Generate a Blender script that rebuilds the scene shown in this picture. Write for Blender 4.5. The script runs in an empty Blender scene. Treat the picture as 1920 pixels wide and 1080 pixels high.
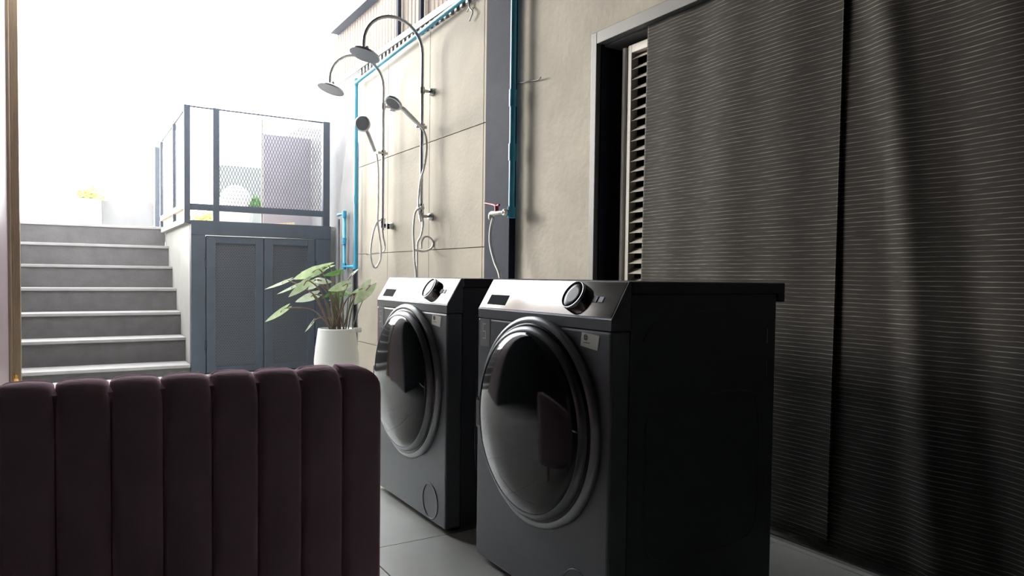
import bpy, bmesh, math, random
from mathutils import Vector, Matrix
random.seed(7)
S = bpy.context.scene
COL = S.collection

# ------------------------------------------------------------------ camera
EYE = Vector((0, 0, .865)); F = 1347.85; PP = (960, 565)
RGT = Vector((.85161057, -.52402415, .01257461))
DWN = Vector((-.00699954, -.03535585, -.99935027))
FWD = Vector((.52412827, .85096924, -.03377734))
cd = bpy.data.cameras.new('camera'); cam = bpy.data.objects.new('camera', cd); COL.objects.link(cam)
cd.sensor_width = 36; cd.lens = F / 1920 * 36; cd.shift_y = 25 / 1920; cd.clip_start = .02
M4 = Matrix.Identity(4)
for i in range(3):
    M4[i][0] = RGT[i]; M4[i][1] = -DWN[i]; M4[i][2] = -FWD[i]; M4[i][3] = EYE[i]
cam.matrix_world = M4
S.camera = cam

# ------------------------------------------------------------------ sky and exposure
W = bpy.data.worlds.new('sky'); S.world = W; W.use_nodes = True
bg = W.node_tree.nodes['Background']
bg.inputs[0].default_value = (.95, .975, 1, 1); bg.inputs[1].default_value = 8.5
sd_ = bpy.data.lights.new('hazy_sun', 'SUN'); sd_.energy = 4.8; sd_.angle = math.radians(15); sd_.color = (1, .94, .83)
sun = bpy.data.objects.new('hazy_sun', sd_); COL.objects.link(sun); sun.location = (-3, 9, 4)
sun.rotation_euler = Vector((.42, -.885, -.20)).to_track_quat('-Z', 'Y').to_euler()
vs = S.view_settings
vs.view_transform = 'Standard'; vs.look = 'None'; vs.gamma = 1; vs.use_curve_mapping = False; vs.exposure = 0.22


def at(u, v, x=None, y=None, z=None):
    """point where the line of sight through a photo pixel meets a plane of the place"""
    d = RGT * (u - PP[0]) + DWN * (v - PP[1]) + FWD * F
    t = (x - EYE.x) / d.x if x is not None else (y - EYE.y) / d.y if y is not None else (z - EYE.z) / d.z
    return EYE + d * t


# ------------------------------------------------------------------ materials
def mat(name, col, rough=.6, metal=0, var=.0, vscale=6, bump=0, bscale=60, spec=.5, col2=None, trans=0, coat=0, stretch=None):
    m = bpy.data.materials.new(name); m.use_nodes = True
    nt = m.node_tree; b = nt.nodes['Principled BSDF']
    b.inputs['Base Color'].default_value = (*col, 1); b.inputs['Roughness'].default_value = rough
    b.inputs['Metallic'].default_value = metal; b.inputs['Specular IOR Level'].default_value = spec
    b.inputs['Coat Weight'].default_value = coat; b.inputs['Coat Roughness'].default_value = .04
    tc = nt.nodes.new('ShaderNodeTexCoord'); src = tc.outputs['Object']
    if stretch:
        mp = nt.nodes.new('ShaderNodeMapping'); mp.inputs['Scale'].default_value = stretch
        nt.links.new(src, mp.inputs[0]); src = mp.outputs[0]
    if var or col2:
        n = nt.nodes.new('ShaderNodeTexNoise'); n.inputs['Scale'].default_value = vscale; n.inputs['Detail'].default_value = 5
        nt.links.new(src, n.inputs['Vector'])
        r = nt.nodes.new('ShaderNodeValToRGB'); r.color_ramp.elements[0].position = .32; r.color_ramp.elements[1].position = .68
        c2 = col2 or tuple(min(1, c * (1 + var)) for c in col); c1 = col if col2 else tuple(c * (1 - var) for c in col)
        r.color_ramp.elements[0].color = (*c1, 1); r.color_ramp.elements[1].color = (*c2, 1)
        nt.links.new(n.outputs[0], r.inputs[0]); nt.links.new(r.outputs[0], b.inputs['Base Color'])
    if bump:
        n = nt.nodes.new('ShaderNodeTexNoise'); n.inputs['Scale'].default_value = bscale; n.inputs['Detail'].default_value = 4
        nt.links.new(src, n.inputs['Vector'])
        bp = nt.nodes.new('ShaderNodeBump'); bp.inputs['Strength'].default_value = bump; bp.inputs['Distance'].default_value = .01
        nt.links.new(n.outputs[0], bp.inputs['Height']); nt.links.new(bp.outputs[0], b.inputs['Normal'])
    if trans:
        t = nt.nodes.new('ShaderNodeBsdfTranslucent'); t.inputs[0].default_value = (*col, 1)
        mx = nt.nodes.new('ShaderNodeMixShader'); mx.inputs[0].default_value = trans
        nt.links.new(b.outputs[0], mx.inputs[1]); nt.links.new(t.outputs[0], mx.inputs[2])
        nt.links.new(mx.outputs[0], nt.nodes['Material Output'].inputs[0])
    return m


def curtain_mat():
    """dark cloth with pale horizontal threads, broken up along their length"""
    m = mat('woven_curtain', (.05, .047, .042), .85, spec=.2)
    nt = m.node_tree; b = nt.nodes['Principled BSDF']; N = nt.nodes.new; L = nt.links.new
    tc = N('ShaderNodeTexCoord'); sp = N('ShaderNodeSeparateXYZ'); L(tc.outputs['Object'], sp.inputs[0])
    wob = N('ShaderNodeTexNoise'); wob.inputs['Scale'].default_value = 5; L(tc.outputs['Object'], wob.inputs[0])
    a = N('ShaderNodeMath'); a.operation = 'MULTIPLY_ADD'; a.inputs[1].default_value = .005
    L(wob.outputs[0], a.inputs[0]); L(sp.outputs[2], a.inputs[2])
    f = N('ShaderNodeMath'); f.operation = 'MULTIPLY'; f.inputs[1].default_value = 1 / .0138; L(a.outputs[0], f.inputs[0])
    fr = N('ShaderNodeMath'); fr.operation = 'PINGPONG'; fr.inputs[1].default_value = .5; L(f.outputs[0], fr.inputs[0])
    thr = N('ShaderNodeMapRange'); thr.inputs[1].default_value = .0; thr.inputs[2].default_value = .15
    thr.inputs[3].default_value = 1; thr.inputs[4].default_value = 0; L(fr.outputs[0], thr.inputs[0])
    mp = N('ShaderNodeMapping'); mp.inputs['Scale'].default_value = (30, 14, 260); L(tc.outputs['Object'], mp.inputs[0])
    n = N('ShaderNodeTexNoise'); n.inputs['Scale'].default_value = 1; n.inputs['Detail'].default_value = 3; L(mp.outputs[0], n.inputs[0])
    nr = N('ShaderNodeMapRange'); nr.inputs[1].default_value = .3; nr.inputs[2].default_value = .75; L(n.outputs[0], nr.inputs[0])
    k = N('ShaderNodeMath'); k.operation = 'MULTIPLY'; L(thr.outputs[0], k.inputs[0]); L(nr.outputs[0], k.inputs[1])
    big = N('ShaderNodeTexNoise'); big.inputs['Scale'].default_value = 4; L(tc.outputs['Object'], big.inputs[0])
    base = N('ShaderNodeMix'); base.data_type = 'RGBA'
    base.inputs[6].default_value = (.042, .040, .037, 1); base.inputs[7].default_value = (.052, .045, .043, 1); L(big.outputs[0], base.inputs[0])
    mx = N('ShaderNodeMix'); mx.data_type = 'RGBA'; L(k.outputs[0], mx.inputs[0]); L(base.outputs[2], mx.inputs[6])
    mx.inputs[7].default_value = (.40, .38, .34, 1); L(mx.outputs[2], b.inputs['Base Color'])
    bp = N('ShaderNodeBump'); bp.inputs['Strength'].default_value = .5; bp.inputs['Distance'].default_value = .003
    L(thr.outputs[0], bp.inputs['Height']); L(bp.outputs[0], b.inputs['Normal'])
    return m


def leaf_mat(name, c, c2):
    m = mat(name, c, .45, col2=c2, vscale=22, spec=.4, trans=.3)
    return m


def perf_mat():
    """steel sheet pierced with fine rows of slots"""
    m = mat('pierced_steel', (.07, .085, .11), .5, .2)
    nt = m.node_tree; b = nt.nodes['Principled BSDF']; N = nt.nodes.new; L = nt.links.new
    tc = N('ShaderNodeTexCoord'); mp = N('ShaderNodeMapping'); mp.inputs['Rotation'].default_value = (math.pi / 2, 0, 0); L(tc.outputs['Object'], mp.inputs[0])
    br = N('ShaderNodeTexBrick'); br.inputs['Scale'].default_value = 1
    br.inputs['Brick Width'].default_value = .022; br.inputs['Row Height'].default_value = .014
    br.inputs['Mortar Size'].default_value = .0035; br.inputs['Mortar Smooth'].default_value = .3
    br.inputs['Color1'].default_value = (.014, .015, .021, 1); br.inputs['Color2'].default_value = (.022, .02, .028, 1)
    br.inputs['Mortar'].default_value = (.055, .066, .085, 1)
    L(mp.outputs[0], br.inputs[0]); L(br.outputs[0], b.inputs['Base Color'])
    return m


M = {
    'cement': mat('cement_render', (.36, .328, .28), .85, var=.13, vscale=3, bump=.25, bscale=30),
    'cement_panel': mat('cement_panel', (.305, .27, .215), .75, var=.1, vscale=2.6, bump=.2, bscale=45),
    'grey_wall': mat('grey_concrete', (.2, .197, .2), .8, var=.12, vscale=3, bump=.2, bscale=30),
    'cream': mat('cream_plaster', (.2, .192, .172), .8, var=.08, vscale=5, bump=.15),
    'mauve': mat('mauve_paint', (.2, .15, .16), .35, var=.08),
    'bronze': mat('bronze_frame', (.17, .12, .075), .3, .35, col2=(.26, .19, .12), vscale=8, stretch=(60, 60, 1)),
    'tile': mat('floor_tile', (.62, .63, .59), .28, var=.08, vscale=4, bump=.05, bscale=20),
    'grout': mat('dark_grout', (.09, .085, .08), .9),
    'ceil': mat('plain_ceiling', (.09, .09, .09), .9, var=.05),
    'darkwall': mat('dark_painted_wall', (.07, .068, .07), .8, var=.08),
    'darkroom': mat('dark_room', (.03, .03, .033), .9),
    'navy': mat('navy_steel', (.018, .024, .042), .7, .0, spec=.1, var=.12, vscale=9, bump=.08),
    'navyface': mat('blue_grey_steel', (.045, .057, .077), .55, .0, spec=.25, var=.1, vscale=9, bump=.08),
    'frame': mat('grey_aluminium', (.15, .15, .152), .5, .1, spec=.2, var=.06),
    'louver': mat('louver_aluminium', (.5, .47, .43), .5, .0, var=.06),
    'sill': mat('sill_metal', (.6, .6, .58), .25, .9),
    'stairs': mat('dark_stair_paint', (.078, .073, .073), .75, spec=.2, var=.14, vscale=10, bump=.15),
    'tread': mat('skylit_tread', (.26, .245, .238), .55, var=.1, vscale=9, bump=.1),  # paler than the risers: sky light on the tops put into the colour
    'deck': mat('deck_concrete', (.4, .39, .37), .8, var=.1),
    'blue': mat('blue_pvc', (.04, .30, .46), .35, var=.06),
    'chrome': mat('chrome', (.55, .56, .58), .18, 1),
    'dchrome': mat('brushed_chrome', (.5, .51, .53), .3, 1),
    'black': mat('black_plastic', (.02, .02, .022), .4),
    'trim': mat('door_trim_metal', (.3, .31, .32), .32, .9),
    'plate': mat('grey_spray_plate', (.14, .145, .16), .6),
    'ring': mat('dark_door_ring', (.16, .165, .175), .3, .9),
    'hose': mat('silver_hose', (.72, .72, .72), .4, .4, bump=.5, bscale=250),
    'whitehose': mat('white_hose', (.66, .68, .7), .5),
    'white': mat('white_plastic', (.75, .75, .72), .4),
    'red': mat('red_handle', (.32, .03, .07), .4),
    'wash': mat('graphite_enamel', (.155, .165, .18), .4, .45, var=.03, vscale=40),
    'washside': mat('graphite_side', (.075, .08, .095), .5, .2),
    'panel': mat('mirror_panel', (.28, .27, .25), .09, 1),
    'glass': mat('smoked_door_glass', (.010, .013, .014), .06, spec=.5, coat=.0),
    'bezel': mat('black_bezel', (.012, .012, .014), .22),
    'display': mat('display_black', (.008, .008, .02), .7, spec=.05),
    'paper': mat('paper_label', (.85, .85, .74), .7),
    'ink': mat('ink', (.1, .11, .08), .8),
    'film': mat('clear_sticker', (.3, .32, .32), .3, .2),
    'filmprint': mat('sticker_print', (.68, .68, .66), .5),
    'curtain': curtain_mat(),
    'velvet': mat('mauve_velvet', (.46, .29, .36), .95, var=.1, vscale=7, bump=.25, bscale=320, spec=.1),
    'pot': mat('white_glazed_pot', (.78, .78, .74), .35),
    'soil': mat('soil', (.05, .035, .025), .95, var=.3, vscale=40, bump=.6),
    'leaf1': leaf_mat('variegated_leaf', (.40, .52, .28), (.78, .82, .68)),
    'leaf2': leaf_mat('green_leaf', (.09, .26, .06), (.3, .46, .16)),
    'leaf3': leaf_mat('pale_leaf', (.46, .54, .40), (.72, .76, .66)),
    'leaf4': leaf_mat('lime_leaf', (.4, .55, .06), (.62, .74, .2)),
    'stem': mat('brown_stem', (.2, .14, .1), .7, var=.2, vscale=30),
    'gstem': mat('green_stem', (.16, .2, .11), .6, var=.2, vscale=30),
    'slat': mat('tan_slat', (.2, .16, .125), .7, var=.12, vscale=5),
    'flash': mat('pale_flashing', (.3, .285, .26), .5, .2, var=.08),
    'brass': mat('brass', (.6, .36, .1), .25, .9),
    'board': mat('grey_sheet_board', (.17, .165, .165), .8, var=.1, bump=.1),
    'lav': mat('lavender_grey_board', (.26, .24, .27), .7, var=.06),
    'palegreen': mat('pale_green_board', (.27, .29, .28), .7, var=.06),
    'wood': mat('weathered_wood', (.5, .38, .24), .7, var=.2, vscale=10, stretch=(20, 20, 1)),
    'foot': mat('rubber_foot', (.015, .015, .015), .7),
}
M['perf'] = perf_mat()
vnt = M['velvet'].node_tree                             # short pile that catches light coming from behind
shn = vnt.nodes.new('ShaderNodeBsdfSheen'); shn.inputs['Color'].default_value = (1, .72, .82, 1); shn.inputs['Roughness'].default_value = .55
adn = vnt.nodes.new('ShaderNodeAddShader')
vnt.links.new(vnt.nodes['Principled BSDF'].outputs[0], adn.inputs[0]); vnt.links.new(shn.outputs[0], adn.inputs[1])
vnt.links.new(adn.outputs[0], vnt.nodes['Material Output'].inputs[0])

# ------------------------------------------------------------------ building helpers
ORG = {}


class MB:
    def __init__(s): s.v = []; s.f = []; s.sm = []

    def add(s, vs_, fs, smooth=False):
        o = len(s.v); s.v += [Vector(p) for p in vs_]
        s.f += [tuple(i + o for i in f) for f in fs]; s.sm += [smooth] * len(fs); return s

    def box(s, x0, x1, y0, y1, z0, z1, b=0):
        if not b:
            P = [(x, y, z) for z in (z0, z1) for y in (y0, y1) for x in (x0, x1)]
            return s.add(P, [(0, 2, 3, 1), (4, 5, 7, 6), (0, 1, 5, 4), (2, 6, 7, 3), (0, 4, 6, 2), (1, 3, 7, 5)])
        bm = bmesh.new(); bmesh.ops.create_cube(bm, size=1)
        for v in bm.verts:
            v.co = Vector((x0 + (v.co.x + .5) * (x1 - x0), y0 + (v.co.y + .5) * (y1 - y0), z0 + (v.co.z + .5) * (z1 - z0)))
        bmesh.ops.bevel(bm, geom=bm.edges[:], offset=b, segments=2, affect='EDGES', profile=.6)
        bm.verts.index_update()
        s.add([v.co.copy() for v in bm.verts], [[v.index for v in f.verts] for f in bm.faces]); bm.free(); return s

    def tube(s, pts, r, n=10, cap=True, closed=False, res=0):
        pts = [Vector(p) for p in pts]
        if res: pts = spline(pts, res, closed)
        m = len(pts); rs = r if isinstance(r, (list, tuple)) else [r] * m
        if len(rs) != m: rs = [rs[min(len(rs) - 1, int(i / (m - 1) * (len(rs) - 1)))] for i in range(m)]
        ring = []; up = None
        for i, p in enumerate(pts):
            a = pts[i - 1] if i or closed else p; c = pts[(i + 1) % m] if i < m - 1 or closed else p
            t = (c - a)
            t = t.normalized() if t.length > 1e-9 else Vector((0, 0, 1))
            if up is None:
                up = Vector((0, 0, 1)) if abs(t.z) < .9 else Vector((1, 0, 0))
            e = (up - t * up.dot(t)).normalized(); g = t.cross(e); up = e
            ring.append([p + (e * math.cos(2 * math.pi * k / n) + g * math.sin(2 * math.pi * k / n)) * rs[i] for k in range(n)])
        V = [q for R_ in ring for q in R_]; Fc = []
        for i in range(m if closed else m - 1):
            j = (i + 1) % m
            for k in range(n):
                Fc.append((i * n + k, i * n + (k + 1) % n, j * n + (k + 1) % n, j * n + k))
        s.add(V, Fc, True)
        if cap and not closed:
            s.add(ring[0], [tuple(range(n))[::-1]]); s.add(ring[-1], [tuple(range(n))])
        return s

    def lathe(s, prof, c, axis=(0, 0, 1), n=40, smooth=True, caps=True):
        """prof: (radius, distance along axis)"""
        c = Vector(c); ax = Vector(axis).normalized()
        e = (Vector((0, 0, 1)) if abs(ax.z) < .9 else Vector((1, 0, 0))); e = (e - ax * e.dot(ax)).normalized(); g = ax.cross(e)
        V = []; Fc = []
        for r, h in prof:
            for k in range(n):
                a = 2 * math.pi * k / n; V.append(c + ax * h + (e * math.cos(a) + g * math.sin(a)) * max(r, 1e-4))
        for i in range(len(prof) - 1):
            for k in range(n):
                Fc.append((i * n + k, i * n + (k + 1) % n, (i + 1) * n + (k + 1) % n, (i + 1) * n + k))
        s.add(V, Fc, smooth)
        if caps:
            s.add(V[:n], [tuple(range(n))[::-1]]); s.add(V[-n:], [tuple(range(n))])
        return s

    def prism(s, poly, axis, a0, a1):
        """poly in the two other axes, extruded along axis index"""
        def p(q, a):
            q = list(q); q.insert(axis, a); return q
        n = len(poly); V = [p(q, a0) for q in poly] + [p(q, a1) for q in poly]
        return s.add(V, [tuple(range(n))[::-1], tuple(range(n, 2 * n))] + [(i, (i + 1) % n, n + (i + 1) % n, n + i) for i in range(n)])

    def grid(s, fn, nu, nv, smooth=True):
        V = [fn(i / nu, j / nv) for j in range(nv + 1) for i in range(nu + 1)]
        return s.add(V, [(j * (nu + 1) + i, j * (nu + 1) + i + 1, (j + 1) * (nu + 1) + i + 1, (j + 1) * (nu + 1) + i) for j in range(nv) for i in range(nu)], smooth)

    def build(s, name, m, parent=None, fix=True):
        o3 = ORG.get(parent.name, Vector()) if parent else Vector()
        me = bpy.data.meshes.new(name)
        me.from_pydata([v - o3 for v in s.v], [], s.f)
        me.polygons.foreach_set('use_smooth', s.sm); me.update()
        if fix:
            bm = bmesh.new(); bm.from_mesh(me); bmesh.ops.recalc_face_normals(bm, faces=bm.faces[:]); bm.to_mesh(me); bm.free()
        me.materials.append(M[m] if isinstance(m, str) else m)
        o = bpy.data.objects.new(name, me); COL.objects.link(o)
        if parent: o.parent = parent; ORG[o.name] = o3
        return o


def spline(P, res, closed=False):
    out = []; n = len(P)
    rng = range(n) if closed else range(n - 1)
    for i in rng:
        if closed: a, b, c, d = P[i - 1], P[i], P[(i + 1) % n], P[(i + 2) % n]
        else: a, b, c, d = P[max(i - 1, 0)], P[i], P[i + 1], P[min(i + 2, n - 1)]
        for k in range(res):
            t = k / res
            out.append(.5 * ((2 * b) + (c - a) * t + (2 * a - 5 * b + 4 * c - d) * t * t + (3 * b - a - 3 * c + d) * t ** 3))
    if not closed: out.append(P[-1])
    return out


def tag(o, label=None, cat=None, group=None, kind=None):
    if label: o['label'] = label
    if cat: o['category'] = cat
    if group: o['group'] = group
    if kind: o['kind'] = kind
    return o


def thing(name, loc, label, cat, group=None):
    o = bpy.data.objects.new(name, None); COL.objects.link(o); o.location = loc; o.empty_display_size = .1
    ORG[o.name] = Vector(loc)
    return tag(o, label, cat, group)


def copy_tree(o, parent=None):
    c = o.copy(); COL.objects.link(c); c.parent = parent
    for ch in o.children: copy_tree(ch, c)
    return c


def struct(name, mb, m, label=None):
    return tag(mb.build(name, m), label, kind='structure')


# ================================================================== the setting
WX = 2.10                                             # face of the long right-hand wall
fl = struct('floor', MB().box(-3, 2.6, -3, 8.6, -.12, -.006), 'grout', 'grey square floor tiles with thin dark joints')
tile = None
for i in range(-7, 3):
    for j in range(-9, 8):
        x0, y0 = .781 + .6 * i, 2.138 + .6 * j
        x1, y1 = min(x0 + .6, 2.55), min(y0 + .6, 6.6)
        if x0 < -3 or y0 < -3 or x1 - x0 < .05 or y1 - y0 < .05: continue
        full = x1 - x0 > .599 and y1 - y0 > .599
        if full and tile:
            o = tile.copy(); COL.objects.link(o); o.location = (x0, y0, 0); continue
        o = MB().box(.002, x1 - x0 - .002, .002, y1 - y0 - .002, -.008, 0).build('floor_tile', 'tile', fl)
        o.location = (x0, y0, 0)
        if full: tile = o

CE = 4.95
struct('ceiling', MB().box(-3, 2.6, -3, CE, 3.1, 3.2), 'ceil', 'plain flat roof over the laundry corner')
OY0, OY1, OZ = -1.2, 2.66, 1.975                       # louvre door opening
wr = struct('wall_right', MB().box(WX, WX + .16, OY1, 3.70, 0, 2.62).box(WX, WX + .16, OY0, OY1, OZ, 3.1).box(WX, WX + .16, -3, OY0, 0, 3.1)
            .box(WX, WX + .16, 2.66, 3.70, 2.62, 3.1).box(WX + .012, WX + .16, 3.70, 5.92, 0, 2.56), 'cement', 'plain cement rendered wall beside the louvred door')
rows = [0, .30, 1.042, 1.777, 2.53]; cols = [3.665, 3.757, 4.508, 5.26, 5.92]
for a, b in zip(cols, cols[1:]):
    for c, d in zip(rows, rows[1:]):
        MB().box(WX, WX + .014, a + .0025, b - .0025, c + .0025, d - .0025, .0015).build('wall_panel', 'cement_panel', wr)
struct('wall_far', MB().box(WX + .03, WX + .2, 5.92, 8.6, 0, 2.45), 'grey_wall', 'grey concrete wall beyond the showers')
struct('wall_back', MB().box(-3, 2.6, -3.1, -3, 0, 3.1), 'darkwall')
struct('wall_left', MB().box(-3.1, -3, -3, 4.6, 0, 3.1).box(-3, -.36, 4.5, 4.6, 0, 3.1), 'darkwall')
lw = struct('wall_corner', MB().box(-.42, -.352, 4.6, 5.97, 0, 3.1), 'mauve', 'mauve painted wall end at the left edge')
struct('wall_dark_box', MB().box(2.42, 2.5, -1.4, 2.9, 0, 2.2).box(2.26, 2.42, -1.4, -1.3, 0, 2.2).box(2.26, 2.42, 2.8, 2.9, 0, 2.2).box(2.26, 2.42, -1.4, 2.9, 2.1, 2.2), 'darkroom')  # unseen near-black box added so the space behind the louvres stays dark
struct('trim_1', MB().box(-.352, -.335, 5.90, 5.99, 0, 3.1, .003).box(-.345, -.287, 5.97, 6.05, 0, 3.1, .004).box(-.335, -.322, 5.955, 5.972, 0, 3.1), 'bronze', 'bronze brown door jamb at the left edge')
# steel column on the wall
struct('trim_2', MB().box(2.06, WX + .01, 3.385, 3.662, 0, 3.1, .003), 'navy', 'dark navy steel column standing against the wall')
# door frame
fr = struct('trim_3', MB().box(2.06, 2.10, 2.635, 2.675, 0, 1.99, .003).box(2.06, 2.10, OY0, 2.634, 1.935, 1.99, .003), 'frame', 'grey aluminium frame around the louvred door')
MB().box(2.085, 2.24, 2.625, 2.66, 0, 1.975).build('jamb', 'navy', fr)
MB().box(2.10, 2.24, OY0, 2.64, 1.925, 1.96).build('head_lip', 'frame', fr)
struct('trim_4', MB().box(2.006, 2.014, OY0, 2.66, 0, .012, .002), 'sill', 'thin pale metal threshold under the curtain')

# louvred sliding door
ld = thing('louvred_door', (2.2, 2.1, 0), 'aluminium louvred door with slanted slats, half behind the curtain', 'door')
DX = 2.13; dy1, dy0 = 2.535, 1.74
MB().box(DX, DX + .04, dy1 - .018, dy1, .02, 1.9, .002).box(DX + .012, DX + .04, dy1 - .04, dy1 - .018, .02, 1.9).box(DX, DX + .04, dy1 - .062, dy1 - .04, .02, 1.9, .002).build('stile', 'louver', ld)
MB().box(DX, DX + .04, dy0, dy0 + .06, .02, 1.9, .002).build('stile', 'louver', ld)
MB().box(DX, DX + .04, dy0 + .06, dy1 - .062, 1.865, 1.9, .002).build('rail', 'louver', ld)
MB().box(DX, DX + .04, dy0 + .06, dy1 - .062, .02, .1, .002).build('rail', 'louver', ld)
sl = None
for k in range(39):
    z = .13 + k * .0452
    if z > 1.85: break
    if sl is None:
        sl = MB().prism([(.001, -.012), (.005, -.013), (.038, .012), (.034, .014)], 1, dy0 + .06, dy1 - .062)
        sl.v = [Vector((v.x, v.y - 2.1, v.z)) for v in sl.v]
        me_slat = sl.build('slat', 'louver'); me_slat.parent = ld; o = me_slat
    else:
        o = me_slat.copy(); COL.objects.link(o)
    o.location = (DX - 2.2, 0, z)


# curtain
def curtain_panel(name, ya, yb, fx, label, ztop=1.932):
    mb = MB()
    sh = lambda z: .035 * z / 1.93
    nz = 40; ny = int(abs(yb - ya) / .008)
    mb.grid(lambda s, t: Vector((fx(ya + (yb - ya) * s, .03 + (ztop - .03) * t), ya + (yb - ya) * s + sh(.03 + (ztop - .03) * t), .03 + (ztop - .03) * t)), ny, nz)
    o = mb.build(name, 'curtain', fix=False)
    sd = o.modifiers.new('thickness', 'SOLIDIFY'); sd.thickness = .003; sd.offset = 0
    return tag(o, label, 'curtain', 'woven curtains over the door')


def fx1(y, z):
    return 2.086 - .062 * (1 - z / 1.94) + .004 * math.sin(y * 9 + z) + .003 * math.sin(y * 23)


def fx2(y, z):
    q = 1.43 - y - .12 * (1.9 - z) * max(0, min(1, (1.43 - y) * 5))
    g = lambda c, w: math.exp(-((q - c) / w) ** 2)
    w = .012 * g(.085, .05) - .030 * g(.165, .05) + .016 * g(.34, .06) - .014 * g(.46, .07) + .018 * g(.62, .05) - .018 * g(.74, .07) + .02 * g(.95, .08) - .02 * g(1.15, .09) + .02 * g(1.4, .08)
    w += .003 * math.sin(q * 41 + z * 2)
    return 2.093 - .062 * (1 - z / 1.94) + .55 * w * (.55 + .45 * min(1, (1.94 - z) * 2 + .35))


c1 = curtain_panel('curtain', 2.285, 1.378, fx1, 'flat woven curtain panel hanging nearest the louvre slats')
c2 = curtain_panel('curtain', 1.43, -.9, fx2, 'dark woven curtain falling in deep folds at the right edge')
MB().tube([(fx1(1.383, z_ / 20) - .002, 1.378 + .035 * z_ / 20 / 1.93, z_ / 20) for z_ in range(1, 39)], .004, 6).build('hem', 'curtain', c1)

# ================================================================== stairs, deck, cabinet
st = thing('staircase', (.27, 7.5, 0), 'dark grey staircase with treads tinted paler for sky light, climbing to the deck', 'stairs')
NZ = [.09 + .2095 * k for k in range(7)]; NY = [6.58 + .3085 * k for k in range(7)]
for k in range(7):
    zb = NZ[k - 1] if k else 0
    MB().box(-.7, .868, NY[k] + .012, NY[k] + .05, zb, NZ[k] - .022).build('riser', 'stairs', st)
    y1 = NY[k + 1] + .02 if k < 6 else NY[k] + .33
    MB().box(-.7, .868, NY[k], y1, NZ[k] - .026, NZ[k], .004).build('tread', 'tread', st)
struct('wall_stair', MB().box(.869, .9, 6.622, 8.43, 0, 1.274), 'cream', 'cream plaster wall along the right of the stairs')
struct('floor_deck', MB().box(-3, 4.5, 8.75, 13, 1.2, 1.346).box(.876, 2.12, 6.625, 8.75, 1.275, 1.312), 'deck')
struct('wall_retaining', MB().box(-3, -.702, 6.06, 8.75, 0, 1.346), 'cream')

cb = thing('storage_cabinet', (1.47, 6.6, 0), 'blue-grey steel storage cabinet with two mesh doors under the deck', 'cabinet')
CY = 6.57
MB().box(.872, .985, CY, CY + .05, 0, 1.19, .003).build('stile', 'navyface', cb)
MB().box(1.926, 2.066, CY, CY + .05, 0, 1.19, .003).build('stile', 'navyface', cb)
MB().box(.872, 2.066, CY - .004, CY + .05, 1.19, 1.312, .003).build('header', 'navyface', cb)
MB().box(.91, 2.066, CY + .3, CY + .34, 0, 1.19).build('back_panel', 'darkroom', cb)
for a, b, hinge in ((.993, 1.462, 0), (1.470, 1.92, 1)):
    d = MB()
    d.box(a, a + .075, CY + .004, CY + .04, .012, 1.185, .003).box(b - .066, b, CY + .004, CY + .04, .012, 1.185, .003)
    d.box(a + .075, b - .066, CY + .004, CY + .04, 1.125, 1.185, .003).box(a + .075, b - .066, CY + .004, CY + .04, .012, .06, .003)
    door = d.build('door', 'navyface', cb)
    MB().box(a + .075, b - .066, CY + .018, CY + .022, .06, 1.125).build('mesh_panel', 'perf', door)
    hx = a if not hinge else b
    for hz in (.25, .95):
        MB().lathe([(.009, -.04), (.009, .04)], (hx + (-.006 if not hinge else .006), CY, hz), n=10).build('hinge', 'navy', door)

# ---- railing on the deck edge
rl = thing('deck_railing', (1.47, 6.6, 1.312), 'dark steel deck railing with diamond mesh above the cabinet', 'railing')
for a, b in ((.822, .870), (1.049, 1.10), (1.996, 2.058)):
    MB().box(a, b, CY + .01, CY + .06, 1.29 if a < .9 else 1.312, 2.27, .003).build('post', 'navyface', rl)
MB().box(.872, 2.0, CY + .015, CY + .055, 1.398, 1.452, .003).build('bottom_rail', 'navyface', rl)
MB().box(.872, 2.0, CY + .03, CY + .045, 2.258, 2.27, .002).build('top_rail', 'navyface', rl)
MB().box(1.450, 1.462, CY + .03, CY + .042, 1.312, 2.25).build('mullion', 'flash', rl)


def diamond(x0, x1, z0, z1, p, cw=.026, ch=.062, t=.0042):
    mb = MB(); nx = int((x1 - x0) / cw); nz_ = int((z1 - z0) / ch)
    for i in range(nx):
        for j in range(nz_):
            cx, cz = x0 + i * cw, z0 + j * ch
            for (ax, az), (bx_, bz) in (((0, .5), (.5, 0)), ((.5, 0), (1, .5)), ((0, .5), (.5, 1)), ((.5, 1), (1, .5))):
                A = Vector((cx + ax * cw, p, cz + az * ch)); B = Vector((cx + bx_ * cw, p, cz + bz * ch))
                n_ = Vector((B.z - A.z, 0, A.x - B.x)).normalized() * t * .5; dd = Vector((0, .002, 0))
                mb.add([A - n_, A + n_, B + n_ + dd, B - n_ + dd], [(0, 1, 2, 3)])
    return mb


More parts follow.
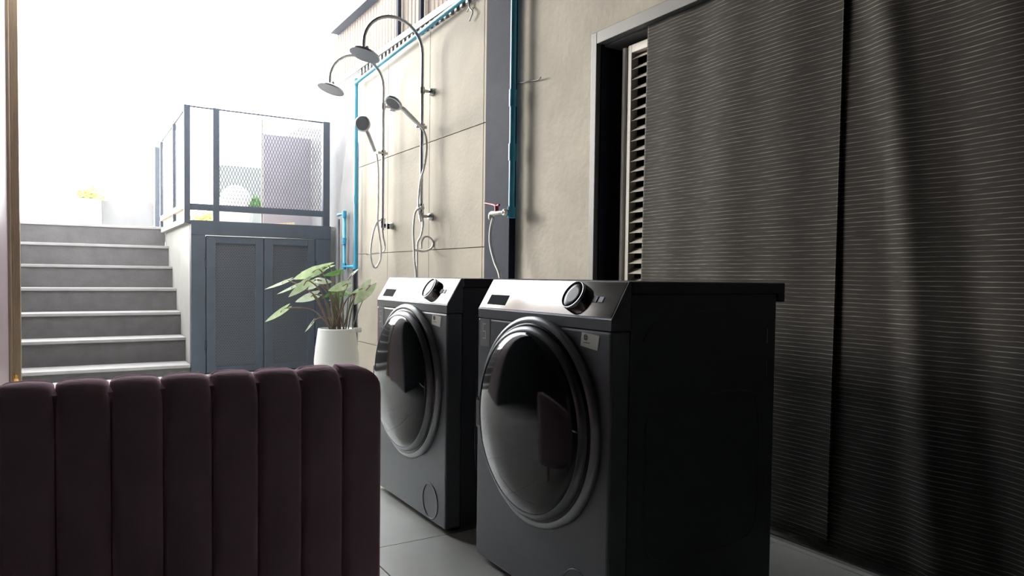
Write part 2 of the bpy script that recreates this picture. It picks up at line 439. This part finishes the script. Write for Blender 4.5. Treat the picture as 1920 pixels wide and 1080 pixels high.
msh = diamond(1.10, 1.996, 1.452, 2.245, CY + .035).build('mesh_infill', 'navyface', rl, fix=False); msh['kind'] = 'stuff'
sr = thing('stair_railing', (.85, 7.5, 1.312), 'tan topped side railing with mesh along the head of the stairs', 'railing')
MB().box(.825, .868, 6.64, 8.5, 1.412, 1.462, .003).build('bottom_rail', 'wood', sr)
MB().box(.825, .867, 6.635, 8.42, 1.285, 1.335, .003).build('kerb_rail', 'cream', sr)
for y in (7.42, 8.5):
    MB().box(.83, .86, y, y + .03, 1.348 if y > 8 else 1.336, 2.253, .002).build('post', 'navyface', sr)
MB().box(.838, .853, 6.64, 8.5, 2.253, 2.265, .002).build('top_rail', 'navyface', sr)
mm = diamond(6.64, 8.5, 1.462, 2.24, 0, cw=.05, ch=.08)
mm.v = [Vector((.845 + v.y, v.x, v.z)) for v in mm.v]
o = mm.build('mesh_infill', 'navyface', sr, fix=False); o['kind'] = 'stuff'


# ================================================================== washing machines
def washer():
    r = thing('washing_machine', (1.36, 1.6, 0), 'graphite front-load washing machine nearest the curtain', 'washing machine', 'front-load washing machines')
    x0, xs, x1, y0, y1 = 1.06, 1.119, 1.635, 1.285, 1.915; cy, cz = 1.594, .481
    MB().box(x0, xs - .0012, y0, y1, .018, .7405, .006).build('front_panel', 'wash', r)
    cp = MB().prism([(x0, .7425), (xs, .7425), (xs, .858), (1.119, .858), (1.112, .857), (x0 + .002, .772), (x0, .768)], 1, y0, y1)
    cpo = cp.build('control_panel', 'wash', r)
    # polished slanted face
    n = Vector((-(.856 - .772), 0, (1.112 - 1.062))).normalized()
    A = Vector((1.0625, 0, .7728)); B = Vector((1.1115, 0, .8555)); e = n * .0012
    f = MB(); q = [A + e, B + e]
    f.add([Vector((q[0].x, y0 + .004, q[0].z)), Vector((q[0].x, y1 - .004, q[0].z)), Vector((q[1].x, y1 - .004, q[1].z)), Vector((q[1].x, y0 + .004, q[1].z)),
           Vector((A.x, y0 + .004, A.z)), Vector((A.x, y1 - .004, A.z)), Vector((B.x, y1 - .004, B.z)), Vector((B.x, y0 + .004, B.z))],
          [(0, 1, 2, 3), (4, 5, 1, 0), (5, 6, 2, 1), (6, 7, 3, 2), (7, 4, 0, 3)])
    face = f.build('fascia', 'panel', cpo)
    up = (B - A).normalized()

    def onp(y, s, h=0.0013): return Vector((0, y, 0)) + A + (B - A) * s + n * h

    def plate(ya, yb, s0, s1, name, m, h=.003, par=cpo):
        p = [onp(ya, s0, h), onp(yb, s0, h), onp(yb, s1, h), onp(ya, s1, h)]; p2 = [v - n * (h - .001) for v in p]
        return MB().add(p + p2, [(0, 1, 2, 3), (4, 5, 1, 0), (5, 6, 2, 1), (6, 7, 3, 2), (7, 4, 0, 3)]).build(name, m, par)
    plate(1.772, 1.876, .12, .46, 'display', 'display', .002)
    for yb in (1.345, 1.368):
        plate(yb, yb + .016, .40, .56, 'button', 'wash', .003)
    kc = onp(1.450, .5, 0)
    kn = MB().lathe([(.036, .0012), (.036, .016), (.033, .0185), (.02, .0188)], kc, n, 40).build('knob', 'bezel', cpo)
    kn2 = MB().lathe([(.0395, .001), (.0395, .014), (.0385, .0195), (.0362, .0205), (.0355, .018), (.0362, .001)], kc, n, 48, caps=False).build('knob_ring', 'chrome', cpo)
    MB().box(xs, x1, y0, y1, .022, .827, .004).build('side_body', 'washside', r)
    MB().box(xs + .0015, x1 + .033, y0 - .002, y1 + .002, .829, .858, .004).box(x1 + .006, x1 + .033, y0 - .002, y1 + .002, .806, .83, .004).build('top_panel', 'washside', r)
    # pressed outline on the side sheets
    for yy in (y0, y1):
        MB().tube([(1.172, yy, .42), (1.173, yy, .49), (1.176, yy, .524), (1.19, yy, .536), (1.26, yy, .551), (1.385, yy, .572), (1.50, yy, .575), (1.56, yy, .55), (1.575, yy, .45), (1.575, yy, .30), (1.56, yy, .2), (1.48, yy, .17), (1.25, yy, .17), (1.185, yy, .2), (1.172, yy, .27)],
                  .0028, 6, closed=True, res=4).build('pressed_line', 'washside', r)
        MB().tube([(1.16, yy, .715), (1.19, yy, .755), (1.30, yy, .782), (1.45, yy, .79)], .0022, 6, res=5).build('pressed_line', 'washside', r)
    for zz in (.715, .628, .315):
        MB().box(1.598, 1.601, y0 - .0012, y0, zz - .02, zz + .02).build('rear_slot', 'sill', r)
    for fx_ in (1.12, 1.58):
        for fy in (y0 + .05, y1 - .05):
            MB().lathe([(.022, 0), (.022, .014), (.012, .016), (.012, .024)], (fx_, fy, 0), n=14).build('foot', 'foot', r)
    ax = (-1, 0, 0); c0 = (x0, cy, cz)
    d = MB().lathe([(.279, 0), (.281, .008), (.277, .016), (.268, .02), (.262, .018)], c0, ax, 72, caps=False).build('door_trim', 'trim', r)
    MB().lathe([(.264, .0), (.263, .019), (.259, .022), (.254, .022)], c0, ax, 72, caps=False).build('door_bezel', 'bezel', d)
    MB().lathe([(.2545, .0), (.2545, .026), (.251, .033), (.244, .038), (.239, .038)], c0, ax, 72, caps=False).build('door_ring', 'ring', d)
    gp = [(.240, .030)] + [(.240 * math.cos(a) ** .8, .034 + .036 * math.sin(a)) for a in [i * math.pi / 2 / 12 for i in range(12)]] + [(.0005, .070)]
    MB().lathe(gp, c0, ax, 72, caps=False).build('door_glass', 'glass', d)
    MB().box(x0 - .040, x0 - .006, cy + .225, cy + .262, cz - .06, cz + .03, .008).build('door_handle', 'bezel', d)
    MB().lathe([(.0615, .0), (.0605, .0025), (.0585, .0025), (.0575, .0)], (x0, y0 + .115, .085), ax, 40, caps=False).build('filter_cover', 'wash', r)
    # paper label
    p = MB().add([at(*q, x=x0 - .0010) for q in ((1091, 622), (1124, 630), (1120, 658), (1088, 648))] + [at(*q, x=x0 + .0002) for q in ((1091, 622), (1124, 630), (1120, 658), (1088, 648))],
                 [(0, 1, 2, 3), (4, 5, 1, 0), (5, 6, 2, 1), (6, 7, 3, 2), (7, 4, 0, 3)]).build('paper_label', 'paper', r)
    ey, ez = 1.3785, .722
    mk = MB().lathe([(.0072, -.0002), (.0072, .0004), (.0062, .0004), (.0062, -.0002)], (x0 - .0012, ey, ez), ax, 24, caps=False)
    for o_ in (-.0035, 0, .0035):
        mk.box(x0 - .0016, x0 - .0011, ey + o_ - .0006, ey + o_ + .0006, ez - .006, ez + .006)
    for o_ in (-.003, .002):
        mk.box(x0 - .0016, x0 - .0011, ey - .006, ey + .006, ez + o_ - .0006, ez + o_ + .0006)
    mk.build('printed_emblem', 'ink', p)
    MB().box(x0 - .0016, x0 - .0011, 1.362, 1.387, .7085, .7098).build('printed_line', 'ink', p)
    # clear sticker with a white figure
    s = MB().box(x0 - .0010, x0 + .0002, 1.842, 1.9, .657, .739).build('clear_sticker', 'film', r)
    g = MB(); X0, X1 = x0 - .0016, x0 - .0009; yl, yr, t = 1.884, 1.866, .0035
    g.box(X0, X1, yr, yl, .722, .722 + t).box(X0, X1, yl - t, yl, .703, .722).box(X0, X1, yr, yl, .7, .7 + t).box(X0, X1, yr, yr + t, .682, .7).box(X0, X1, yr, yl, .679, .679 + t)
    g.build('printed_figure', 'filmprint', s)
    return r


w1 = washer()
w2 = copy_tree(w1); w2.location.y += .845
w2['label'] = 'graphite front-load washing machine farther away, nearest the potted plant'


# ================================================================== showers
def shower(y, near):
    nm = 'near' if near else 'far'
    lab = 'chrome wall shower nearest the navy column, hand shower tilted flat' if near else 'chrome wall shower farther from the navy column, beside the blue pipe'
    z0 = 1.26 if near else 1.235
    r = thing('shower_set', (2.1, y, z0), lab, 'shower', 'wall showers')
    px = 2.02; zt = 2.35 if near else 2.28
    arc = [Vector((px, y, zt))]
    for k in range(1, 17):
        a = math.pi * k / 16
        arc.append(Vector((px - .205 * (1 - math.cos(a)), y, zt + (.20 if k > 1 else .2) * math.sin(a))))
    arc.append(Vector((px - .41, y, zt - .03)))
    MB().tube([(px, y, z0 - .03), (px, y, zt - .01)] + arc, .0115, 12).build('riser_pipe', 'dchrome', r)
    hd = MB().lathe([(.012, .05), (.015, .02), (.03, .012), (.095, .004), (.1, -.004), (.098, -.012)], (px - .40, y, zt - .07), (.32, 0, 1), 36).build('rain_head', 'dchrome', r)
    for zz in ((2.105, 1.268) if near else (2.135, 1.245)):
        MB().tube([(px, y, zz), (2.07, y, zz)], .011, 10).lathe([(.017, 0), (.026, .012), (.027, .03)], (2.07, y, zz), (1, 0, 0), 20).lathe([(.017, -.022), (.018, .022)], (px, y, zz), n=16).build('wall_bracket', 'dchrome', r)
    # slider and hand shower
    hz = 1.863 if near else 1.786
    MB().lathe([(.02, -.02), (.021, .02)], (px, y, hz), n=16).tube([(px + .03, y - .005, hz), (px - .05, y - .01, hz)], .012, 10).build('slide_holder', 'chrome' if not near else 'dchrome', r)
    if near:
        a, b, c_ = at(792, 240, y=y - .03), at(757, 205, y=y - .06), at(738, 192, y=y - .07)
        nrm = Vector((-.55, -.15, -.85)).normalized(); rad = .062
    else:
        a, b, c_ = at(703, 284, y=y - .03), at(690, 250, y=y - .05), at(680, 232, y=y - .055)
        nrm = Vector((-.6, -.75, -.25)).normalized(); rad = .060
    hs = MB().tube([a, a.lerp(b, .5), b, b.lerp(c_, .6)], [.012, .0145, .015, .012], 12).lathe([(.02, -.016), (rad * .8, -.012), (rad, 0), (rad * .97, .01), (rad * .8, .012)], c_, nrm, 28).build('hand_shower', 'dchrome', r)
    MB().lathe([(rad * .78, .0125), (rad * .75, .014)], c_, nrm, 28).build('spray_plate', 'plate', hs)
    P = lambda L, dy=-.02: [at(u, v, y=y + dy) for u, v in L]
    if near:
        MB().tube(P([(792, 240), (799, 258), (800, 285), (795, 315), (788, 340), (785, 375), (786, 400), (793, 415), (790, 440), (783, 455), (782, 480), (782, 517), (782, 560)]), .0075, 8, res=6).build('hose', 'hose', r)
        MB().tube(P([(795, 390), (786, 391), (778, 400), (775, 430), (776, 460), (777, 485), (780, 517), (781, 560)], -.03), .0075, 8, res=6).build('hose', 'hose', r)
        MB().tube(P([(778, 469), (795, 471), (808, 466), (812, 455), (806, 446), (797, 444), (791, 452), (790, 466)], -.03), .0075, 8, res=6).build('hose_coil', 'hose', r)
        MB().lathe([(.018, -.03), (.019, .03)], (px, y, 1.32), n=16).tube([(px, y - .02, 1.325), (px, y + .045, 1.325)], .014, 10).build('diverter', 'chrome', r)
    else:
        MB().tube(P([(706, 288), (709, 320), (709, 380), (708, 415), (711, 440), (714, 465), (713, 487), (704, 502), (697, 492), (695, 470), (699, 440), (706, 418), (714, 412)]), .0075, 8, res=6).build('hose', 'hose', r)
        MB().tube(P([(717, 425), (719, 445), (722, 460), (719, 472), (705, 475), (688, 477)], -.01), .006, 8, res=6).build('spout', 'chrome', r)
        MB().lathe([(.02, -.035), (.021, .035)], (px, y, 1.26), n=16).tube([(px + .02, y, 1.24), (2.075, y - .03, 1.235)], .018, 12).lathe([(.026, -.02), (.026, .02)], (2.06, y - .03, 1.235), n=18).build('mixer_valve', 'chrome', r)
    return r


shower(4.46, True)
shower(5.16, False)

# ================================================================== pipes, tap, cables
PY = 5.85
bp = thing('water_pipe', (2.05, 5.9, 2.4), 'blue plastic water pipe dropping into a loop beside the far shower', 'pipe')
pa, pb, pc, pdn, pe, pf = (at(663, 165, x=2.05), at(667, 500, x=2.05), at(645, 500, x=2.05), at(645, 402, x=2.05), at(632, 405, x=2.05), at(678, 147, x=2.05))
MB().tube([(2.055, 3.67, 2.565), at(860, 5, x=2.055), pf, (2.05, pa.y - .03, pf.z - .012)], .0155, 12).build('pipe_run', 'blue', bp)
MB().tube([(2.05, PY, pf.z), (2.05, PY, .936)], .0155, 12).build('pipe_drop', 'blue', bp)
MB().tube([(2.05, PY, .936), (2.05, pc.y, .936), (2.05, pc.y, 1.40), (2.05, pc.y + .16, 1.40)], .0155, 12).build('pipe_loop', 'blue', bp)
for p, ax in (((2.05, PY, pf.z), (0, 0, 1)), ((2.05, PY, .94), (0, 0, 1)), ((2.05, pc.y, .94), (0, 0, 1)), ((2.05, pc.y, 1.395), (0, 0, 1)), ((2.05, PY, 1.5), (0, 0, 1)), ((2.05, pc.y, 1.16), (0, 0, 1))):
    MB().lathe([(.02, -.028), (.02, .028)], p, ax, 14).build('fitting', 'blue', bp)
MB().tube([(2.045, 6.28, 1.36), (2.045, 6.28, .05)], .011, 10).build('grey_pipe', 'frame', bp)

cp2 = thing('tap_pipe', (2.05, 3.35, 1.2), 'blue plastic pipe running down the navy column to a tap', 'pipe')
MB().tube([(2.045, 3.338, 3.09), (2.045, 3.338, 1.215)], .0165, 12).build('pipe', 'blue', cp2)
for zz in (1.83, 1.54):
    MB().lathe([(.0205, -.045), (.0205, .045)], (2.045, 3.338, zz), n=14).build('fitting', 'blue', cp2)
MB().lathe([(.021, -.03), (.022, .03)], (2.045, 3.338, 1.215), n=14).tube([(2.045, 3.338, 1.213), (2.01, 3.338, 1.213)], .017, 12).build('elbow', 'blue', cp2)
tp = thing('wall_tap', (1.99, 3.36, 1.213), 'small white tap with a red handle beside the navy column', 'tap')
t0 = Vector((1.99, 3.37, 1.213))
MB().lathe([(.016, 0), (.019, .004), (.019, .016), (.014, .02)], (2.012, 3.338, 1.213), (-1, 0, 0), 14).tube([(1.996, 3.338, 1.213), (1.99, 3.37, 1.213), (1.985, 3.42, 1.213), (1.98, 3.45, 1.21), (1.98, 3.452, 1.18)], [.010, .011, .013, .012, .009], 12, res=3).build('tap_body', 'white', tp)
MB().lathe([(.011, 0), (.013, .03)], (1.988, 3.40, 1.222), n=12).tube([(1.988, 3.40, 1.25), (1.985, 3.44, 1.262), (1.98, 3.515, 1.275)], [.008, .006, .006], 8, res=3).tube([(1.988, 3.40, 1.25), (1.99, 3.375, 1.256)], .007, 8).build('handle', 'red', tp)
MB().lathe([(.005, 0), (.0065, .006), (.003, .011)], (1.98, 3.517, 1.272), n=10).build('handle_tip', 'white', tp)
tag(MB().tube([at(*q, x=1.985) for q in ((925, 408), (920, 432), (920, 460), (928, 492), (938, 522))] + [(1.96, 3.25, .6)], .0085, 10, res=6).build('inlet_hose', 'whitehose'),
    'white hose hanging from the tap down behind the washing machine', 'hose')
tag(MB().tube([at(967, 157, x=2.094), at(990, 153, x=2.092), at(1008, 150, x=2.09), at(1014, 145, x=2.075)], .003, 6, res=5).build('loose_wire', 'black'),
    'short dark wire stub poking out of the cement wall', 'wire')
tag(MB().tube([at(*q, x=2.08) for q in ((875, -14), (879, 5), (880, 14), (886, 22), (884, 30), (880, 39))], .005, 8, res=5).tube([at(*q, x=2.085) for q in ((880, 13), (876, 22))], .005, 8).build('hanging_cable', 'whitehose'),
    'pale cable end dangling at the top of the panelled wall', 'cable')

# ================================================================== slatted screen over the wall
cg = thing('slatted_screen', (2.15, 5, 2.6), 'tan upright slatted screen standing on top of the panelled wall', 'screen')
slat0 = None
for k in range(49):
    if slat0 is None:
        slat0 = MB().box(2.14, 2.156, 3.64, 3.680, 2.64, 3.10, .002).build('slat', 'slat', cg); o = slat0
    else:
        o = slat0.copy(); COL.objects.link(o)
    o.location = (0, k * .0645, 0)
MB().box(2.085, 2.135, 3.61, 6.8, 2.595, 2.64, .003).build('flashing', 'flash', cg)
MB().box(2.11, 2.14, 3.61, 5.92, 2.545, 2.597).build('shadow_gap', 'board', cg)
for k in range(30):
    yy = 3.66 + k * .076
    if yy < 5.9: MB().box(2.095, 2.13, yy, yy + .03, 2.548, 2.597, .004).build('spacer', 'flash', cg)
for yy in (4.69, 5.10):
    MB().box(2.10, 2.125, yy - .02, yy + .02, 2.64, 3.1).build('post', 'navy', cg)
struct('trim_5', MB().box(2.06, 2.16, 5.55, 6.6, 3.085, 3.15, .003), 'navyface', 'steel roof edge beam above the slatted screen')

# ================================================================== leaning board
lb = MB(); pts = [(6.02, .3), (6.5, .3), (6.47, 1.34), (6.26, 1.95), (6.2, 2.03), (6.02, 2.02)]
lb.add([(2.098, y, z) for y, z in pts] + [(2.11, y, z) for y, z in pts], [tuple(range(6))[::-1], tuple(range(6, 12))] + [(i, (i + 1) % 6, 6 + (i + 1) % 6, 6 + i) for i in range(6)])
for v in lb.v: v.x += .012 * (v.z - 2) ; v.z -= .3 if v.z < .31 else 0
tag(lb.build('leaning_board', 'board'), 'dark grey sheet board with a slanted top leaning behind the blue pipe', 'board')

# ================================================================== potted plant
PX, PYY = 1.683, 5.2
pt = thing('potted_plant', (PX, PYY, 0), 'variegated leafy plant in a white pot on short legs', 'plant')
pot = MB().lathe([(.10, .165), (.14, .168), (.158, .185), (.164, .215), (.162, .25), (.15, .36), (.136, .462), (.134, .470), (.127, .470), (.127, .445), (.0, .445)], (PX, PYY, 0), n=48, caps=False).build('pot', 'pot', pt)
MB().lathe([(.0, .450), (.126, .447)], (PX, PYY, 0), n=32, caps=False).build('soil', 'soil', pot)
MB().box(PX + .105, PX + .165, PYY - .07, PYY - .05, .44, .475, .004).build('clip', 'white', pot)
for k in range(4):
    a = math.pi / 4 + k * math.pi / 2
    MB().tube([(PX + .085 * math.cos(a), PYY + .085 * math.sin(a), .168), (PX + .10 * math.cos(a), PYY + .10 * math.sin(a), 0)], [.012, .008], 10).build('pot_leg', 'brass', pt)


def leaf(tip, base, w, m, dy=0, tilt=.5, stem='stem', notch=.26, skew=1):
    """w: half width in photo pixels; tilt: share of the width that runs in depth"""
    A = at(*base, y=PYY + dy + .03); B = at(*tip, y=PYY + dy - .04)
    ax = B - A; view = (A - EYE).normalized(); side = ax.cross(view).normalized()
    hw = w * 5.2 / F
    sv = side * hw + view * hw * 1.6 * tilt * skew
    n = ax.cross(sv).normalized()
    mb = MB()

    def fn(s, t):
        c = (t - .5) * 2
        shape = math.sin(math.pi * min(1, (s * .93 + .07)) ** .72) ** .85
        back = -notch * abs(c) * (1 - s) ** 2
        p = A + ax * (s + back) + sv * c * shape
        p += n * (-.12 * hw * c * c * shape - ax.length * .10 * (s - .4) ** 2 + .03 * hw * math.sin(s * 25 + c * 3) * abs(c))
        return p
    mb.grid(fn, 12, 6)
    o = mb.build('leaf', m, pt, fix=False)
    root = Vector((PX + random.uniform(-.05, .05), PYY + random.uniform(-.05, .05), .445))
    mid = root.lerp(A, .55) + Vector((0, 0, .06)) + (Vector((PX, PYY, 0)) - Vector((A.x, A.y, 0))) * .12
    MB().tube([root, mid, A, A + ax * .3 + n * .002], [.006, .005, .0035, .002], 7, res=5).build('stem', stem, pt)


Cr = lambda x, y: (480 + x / 4.5, 470 + y / 4.5)
LV = [
    ((318, 245), (540, 160), 42, 'leaf1', -.02, .5), ((380, 190), (615, 128), 25, 'leaf1', .06, .8), ((565, 215), (712, 180), 22, 'leaf2', .02, .6),
    ((75, 332), (275, 252), 12, 'leaf3', .05, .9), ((180, 372), (345, 292), 11, 'leaf3', .0, .9), ((278, 392), (450, 255), 36, 'leaf1', -.06, .3),
    ((335, 435), (515, 370), 36, 'leaf3', .02, .4), ((80, 605), (258, 485), 24, 'leaf1', -.06, .5), ((415, 690), (488, 592), 10, 'leaf3', -.03, .7),
    ((612, 340), (775, 285), 38, 'leaf1', -.06, .35), ((640, 262), (520, 250), 28, 'leaf3', .05, .5), ((830, 455), (965, 290), 58, 'leaf1', -.05, .1),
    ((806, 362), (892, 322), 16, 'leaf1', -.08, .6), ((865, 150), (805, 205), 10, 'leaf3', .1, .7), ((740, 395), (640, 425), 26, 'leaf2', .04, .4),
    ((820, 372), (690, 345), 26, 'leaf2', .05, .5), ((440, 330), (520, 270), 26, 'leaf3', .08, .4), ((560, 405), (680, 335), 18, 'leaf2', .03, .5),
    ((610, 135), (500, 165), 16, 'leaf2', .09, .7),
]
for t_, b_, w_, m_, d_, ti in LV:
    leaf(Cr(*t_), Cr(*b_), w_ / 4.5, m_, d_, ti, 'gstem' if m_ == 'leaf2' else 'stem')
for k in range(7):                                       # bare upright stalks at the right of the pot
    a = Vector((PX + .02 + .014 * k, PYY + random.uniform(-.04, .04), .445))
    MB().tube([a, a + Vector((.015 * (k - 2), .01, .16 + .03 * (k % 3))), a + Vector((.03 * (k - 2), .02, .28 + .03 * (k % 3)))], [.005, .004, .002], 6, res=4).build('stalk', 'gstem', pt)

# ================================================================== sofa
PITCH = .0785; SXR = .528; SYB = 1.33; NCH = 18
sf = thing('channel_sofa', (-.17, 1.7, 0), 'mauve velvet channel-tufted sofa seen from behind', 'sofa')


def channel(end=0):
    """one upright padded roll; local x 0..PITCH, back face at y 0, top z .687"""
    mb = MB(); w = PITCH; d = .135; top = .687; zb = .14

    def sect(z, k):
        a = 2 * math.pi * k / 28; ca, sa = math.cos(a), math.sin(a)
        e = .3
        x = math.copysign(abs(ca) ** e, ca); y = math.copysign(abs(sa) ** .55, sa)
        R = .062; s = 1.0; zz = z
        if z > top - R:
            s = math.sqrt(max(0, 1 - ((z - top + R) / R) ** 2))
        yy = d / 2 + y * (d / 2 - R * (1 - s))
        xx = w / 2 + x * w / 2 * (.985 + .015 * s)
        return Vector((xx, yy, zz))
    zs = [zb, .2, .35, .5, .58, .61] + [top - .062 + .062 * math.sin(i * math.pi / 2 / 10) for i in range(11)]
    V = []; Fc = []
    for z in zs:
        for k in range(28):
            p = sect(z, k)
            if end:                                     # rounded outer corner of the last roll
                ro = .055
                lim = w - (ro - math.sqrt(max(0, ro * ro - max(0, p.z - (top - ro)) ** 2)))
                p.x = min(p.x, lim)
            else:
                ee = abs(p.x - w / 2) / (w / 2)
                if p.z > .62: p.z -= .010 * ee ** 4 * min(1, (p.z - .62) / .05)
            V.append(p)
    for i in range(len(zs) - 1):
        for k in range(28):
            Fc.append((i * 28 + k, i * 28 + (k + 1) % 28, (i + 1) * 28 + (k + 1) % 28, (i + 1) * 28 + k))
    Fc.append(tuple(range(28))[::-1]); Fc.append(tuple((len(zs) - 1) * 28 + k for k in range(28)))
    return mb.add(V, Fc, True)


so = ORG[sf.name]
proto = channel().build('back_channel', 'velvet'); proto.parent = sf
pe_ = channel(1).build('back_channel', 'velvet'); pe_.parent = sf; pe_.location = Vector((SXR - PITCH, SYB, 0)) - so
for k in range(1, NCH):
    o = proto if k == 1 else proto.copy()
    if k > 1: COL.objects.link(o)
    o.location = Vector((SXR - PITCH * (k + 1), SYB, 0)) - so
MB().box(-.86, SXR - .02, SYB + .025, SYB + .11, .14, .670, .02).build('back_core', 'velvet', sf)
MB().box(-.86, SXR - .03, SYB + .10, SYB + .72, .14, .30, .03).build('base', 'velvet', sf)
MB().box(-.74, SXR - .13, SYB + .14, SYB + .74, .30, .43, .05).build('seat_cushion', 'velvet', sf)
for a, b in ((-.87, -.74), (SXR - .13, SXR - .01)):
    MB().box(a, b, SYB + .10, SYB + .70, .14, .54, .05).build('arm', 'velvet', sf)
for a in (-.8, SXR - .1):
    for b in (SYB + .08, SYB + .62):
        MB().tube([(a, b, .15), (a, b, 0)], [.02, .013], 12).build('leg', 'brass', sf)

# brass stopper by the jamb
tag(MB().lathe([(.03, 0), (.03, .006), (.012, .01), (.012, .09), (.024, .1), (.026, .14), (.018, .155)], (-.325, 5.93, 0), n=20).build('door_stopper', 'brass'),
    'small brass door stopper at the foot of the bronze jamb', 'door stop')


# ================================================================== things on the deck
def foliage(mb, c, r, n, size, flat=.7):
    for _ in range(n):
        d = Vector((random.gauss(0, 1), random.gauss(0, 1), abs(random.gauss(0, 1)) * flat)).normalized() * r * random.uniform(.4, 1)
        p = Vector(c) + d; a = Vector((random.gauss(0, 1), random.gauss(0, 1), random.gauss(0, .6))).normalized(); b = a.orthogonal().normalized()
        mb.add([p - a * size, p + b * size * .4, p + a * size, p - b * size * .4], [(0, 1, 2, 3)])
    return mb


DZ = 1.346
wp = thing('white_planter', (.19, 9.2, DZ), 'white planter of lime green leaves standing at the stair head', 'planter')
MB().prism([(.10, DZ), (.28, DZ), (.30, 1.66), (.08, 1.66)], 1, 9.1, 9.3).build('planter_box', 'pot', wp)
o = foliage(MB(), (.19, 9.2, 1.67), .14, 140, .045).build('foliage', 'leaf4', wp, fix=False); o['kind'] = 'stuff'
tag(MB().tube([(-.15, 9.2, DZ - .01), (-.152, 9.2, 1.62), (-.148, 9.21, 1.86)], [.036, .032, .022], 10, res=4).tube([(-.152, 9.2, 1.74), (-.2, 9.19, 1.78), (-.27, 9.18, 1.79)], [.012, .008, .005], 8).build('bare_trunk', 'wood'),
    'pale bare tree trunk stub left of the white planter', 'trunk')
tag(MB().box(.31, .835, 9.25, 9.40, DZ, 1.665, .008).build('low_block', 'grey_wall'), 'low pale grey block wall beside the white planter', 'low wall')
tag(MB().box(.842, .892, 9.18, 9.23, DZ, 2.3, .003).build('steel_post', 'navyface'), 'blue-grey steel post standing alone behind the stair railing', 'post')
tag(MB().box(1.38, 1.88, 8.40, 8.43, 1.312, 2.05).build('screen_board', 'palegreen'), 'pale grey-green board standing behind the white domed basket', 'board')
dm = thing('domed_planter', (1.47, 7.75, 1.312), 'white domed basket with green leaves behind the mesh railing', 'planter')
MB().lathe([(.10, 1.312), (.15, 1.36), (.165, 1.5), (.155, 1.62), (.12, 1.71), (.06, 1.755), (.002, 1.765)], (1.45, 7.75, 0), n=32, caps=False).build('dome', 'pot', dm)
o = foliage(MB(), (1.62, 7.72, 1.52), .13, 160, .05, 1).build('foliage', 'leaf2', dm, fix=False); o['kind'] = 'stuff'
tag(MB().box(1.645, 2.118, 7.4, 7.43, 1.312, 2.25).build('screen_board', 'lav'), 'lavender-grey board standing upright behind the mesh railing', 'board')
tag(foliage(MB().tube([(1.22, 8.1, 1.31), (1.22, 8.1, 1.42)], .01, 6), (1.22, 8.1, 1.37), .16, 160, .05).build('low_shrub', 'leaf4', fix=False), 'lime green low shrub seen under the deck railing', 'shrub')
tag(MB().add([(1.35, 7.2, 1.312), (1.9, 7.2, 1.312), (1.9, 7.2, 1.38), (1.35, 7.35, 1.312), (1.9, 7.35, 1.312), (1.9, 7.35, 1.38)], [(0, 1, 2), (3, 5, 4), (0, 3, 4, 1), (1, 4, 5, 2), (2, 5, 3, 0)]).build('wooden_wedge', 'wood'),
    'tan wooden wedge lying on the deck under the mesh railing', 'wood')

# ================================================================== haze volume added to imitate light veiling the lens
HZ = bpy.data.materials.new('glare_volume'); HZ.use_nodes = True
nt = HZ.node_tree; nt.nodes.remove(nt.nodes['Principled BSDF'])
vsn = nt.nodes.new('ShaderNodeVolumeScatter'); vsn.inputs['Density'].default_value = .014; vsn.inputs['Anisotropy'].default_value = .2
nt.links.new(vsn.outputs[0], nt.nodes['Material Output'].inputs['Volume'])
hz = MB().box(-2.9, 4.4, 4.62, 12.9, .002, 5).build('glare', HZ)
tag(hz, 'bright haze imitated by an added scatter volume over the stairs', 'glare', kind='stuff')
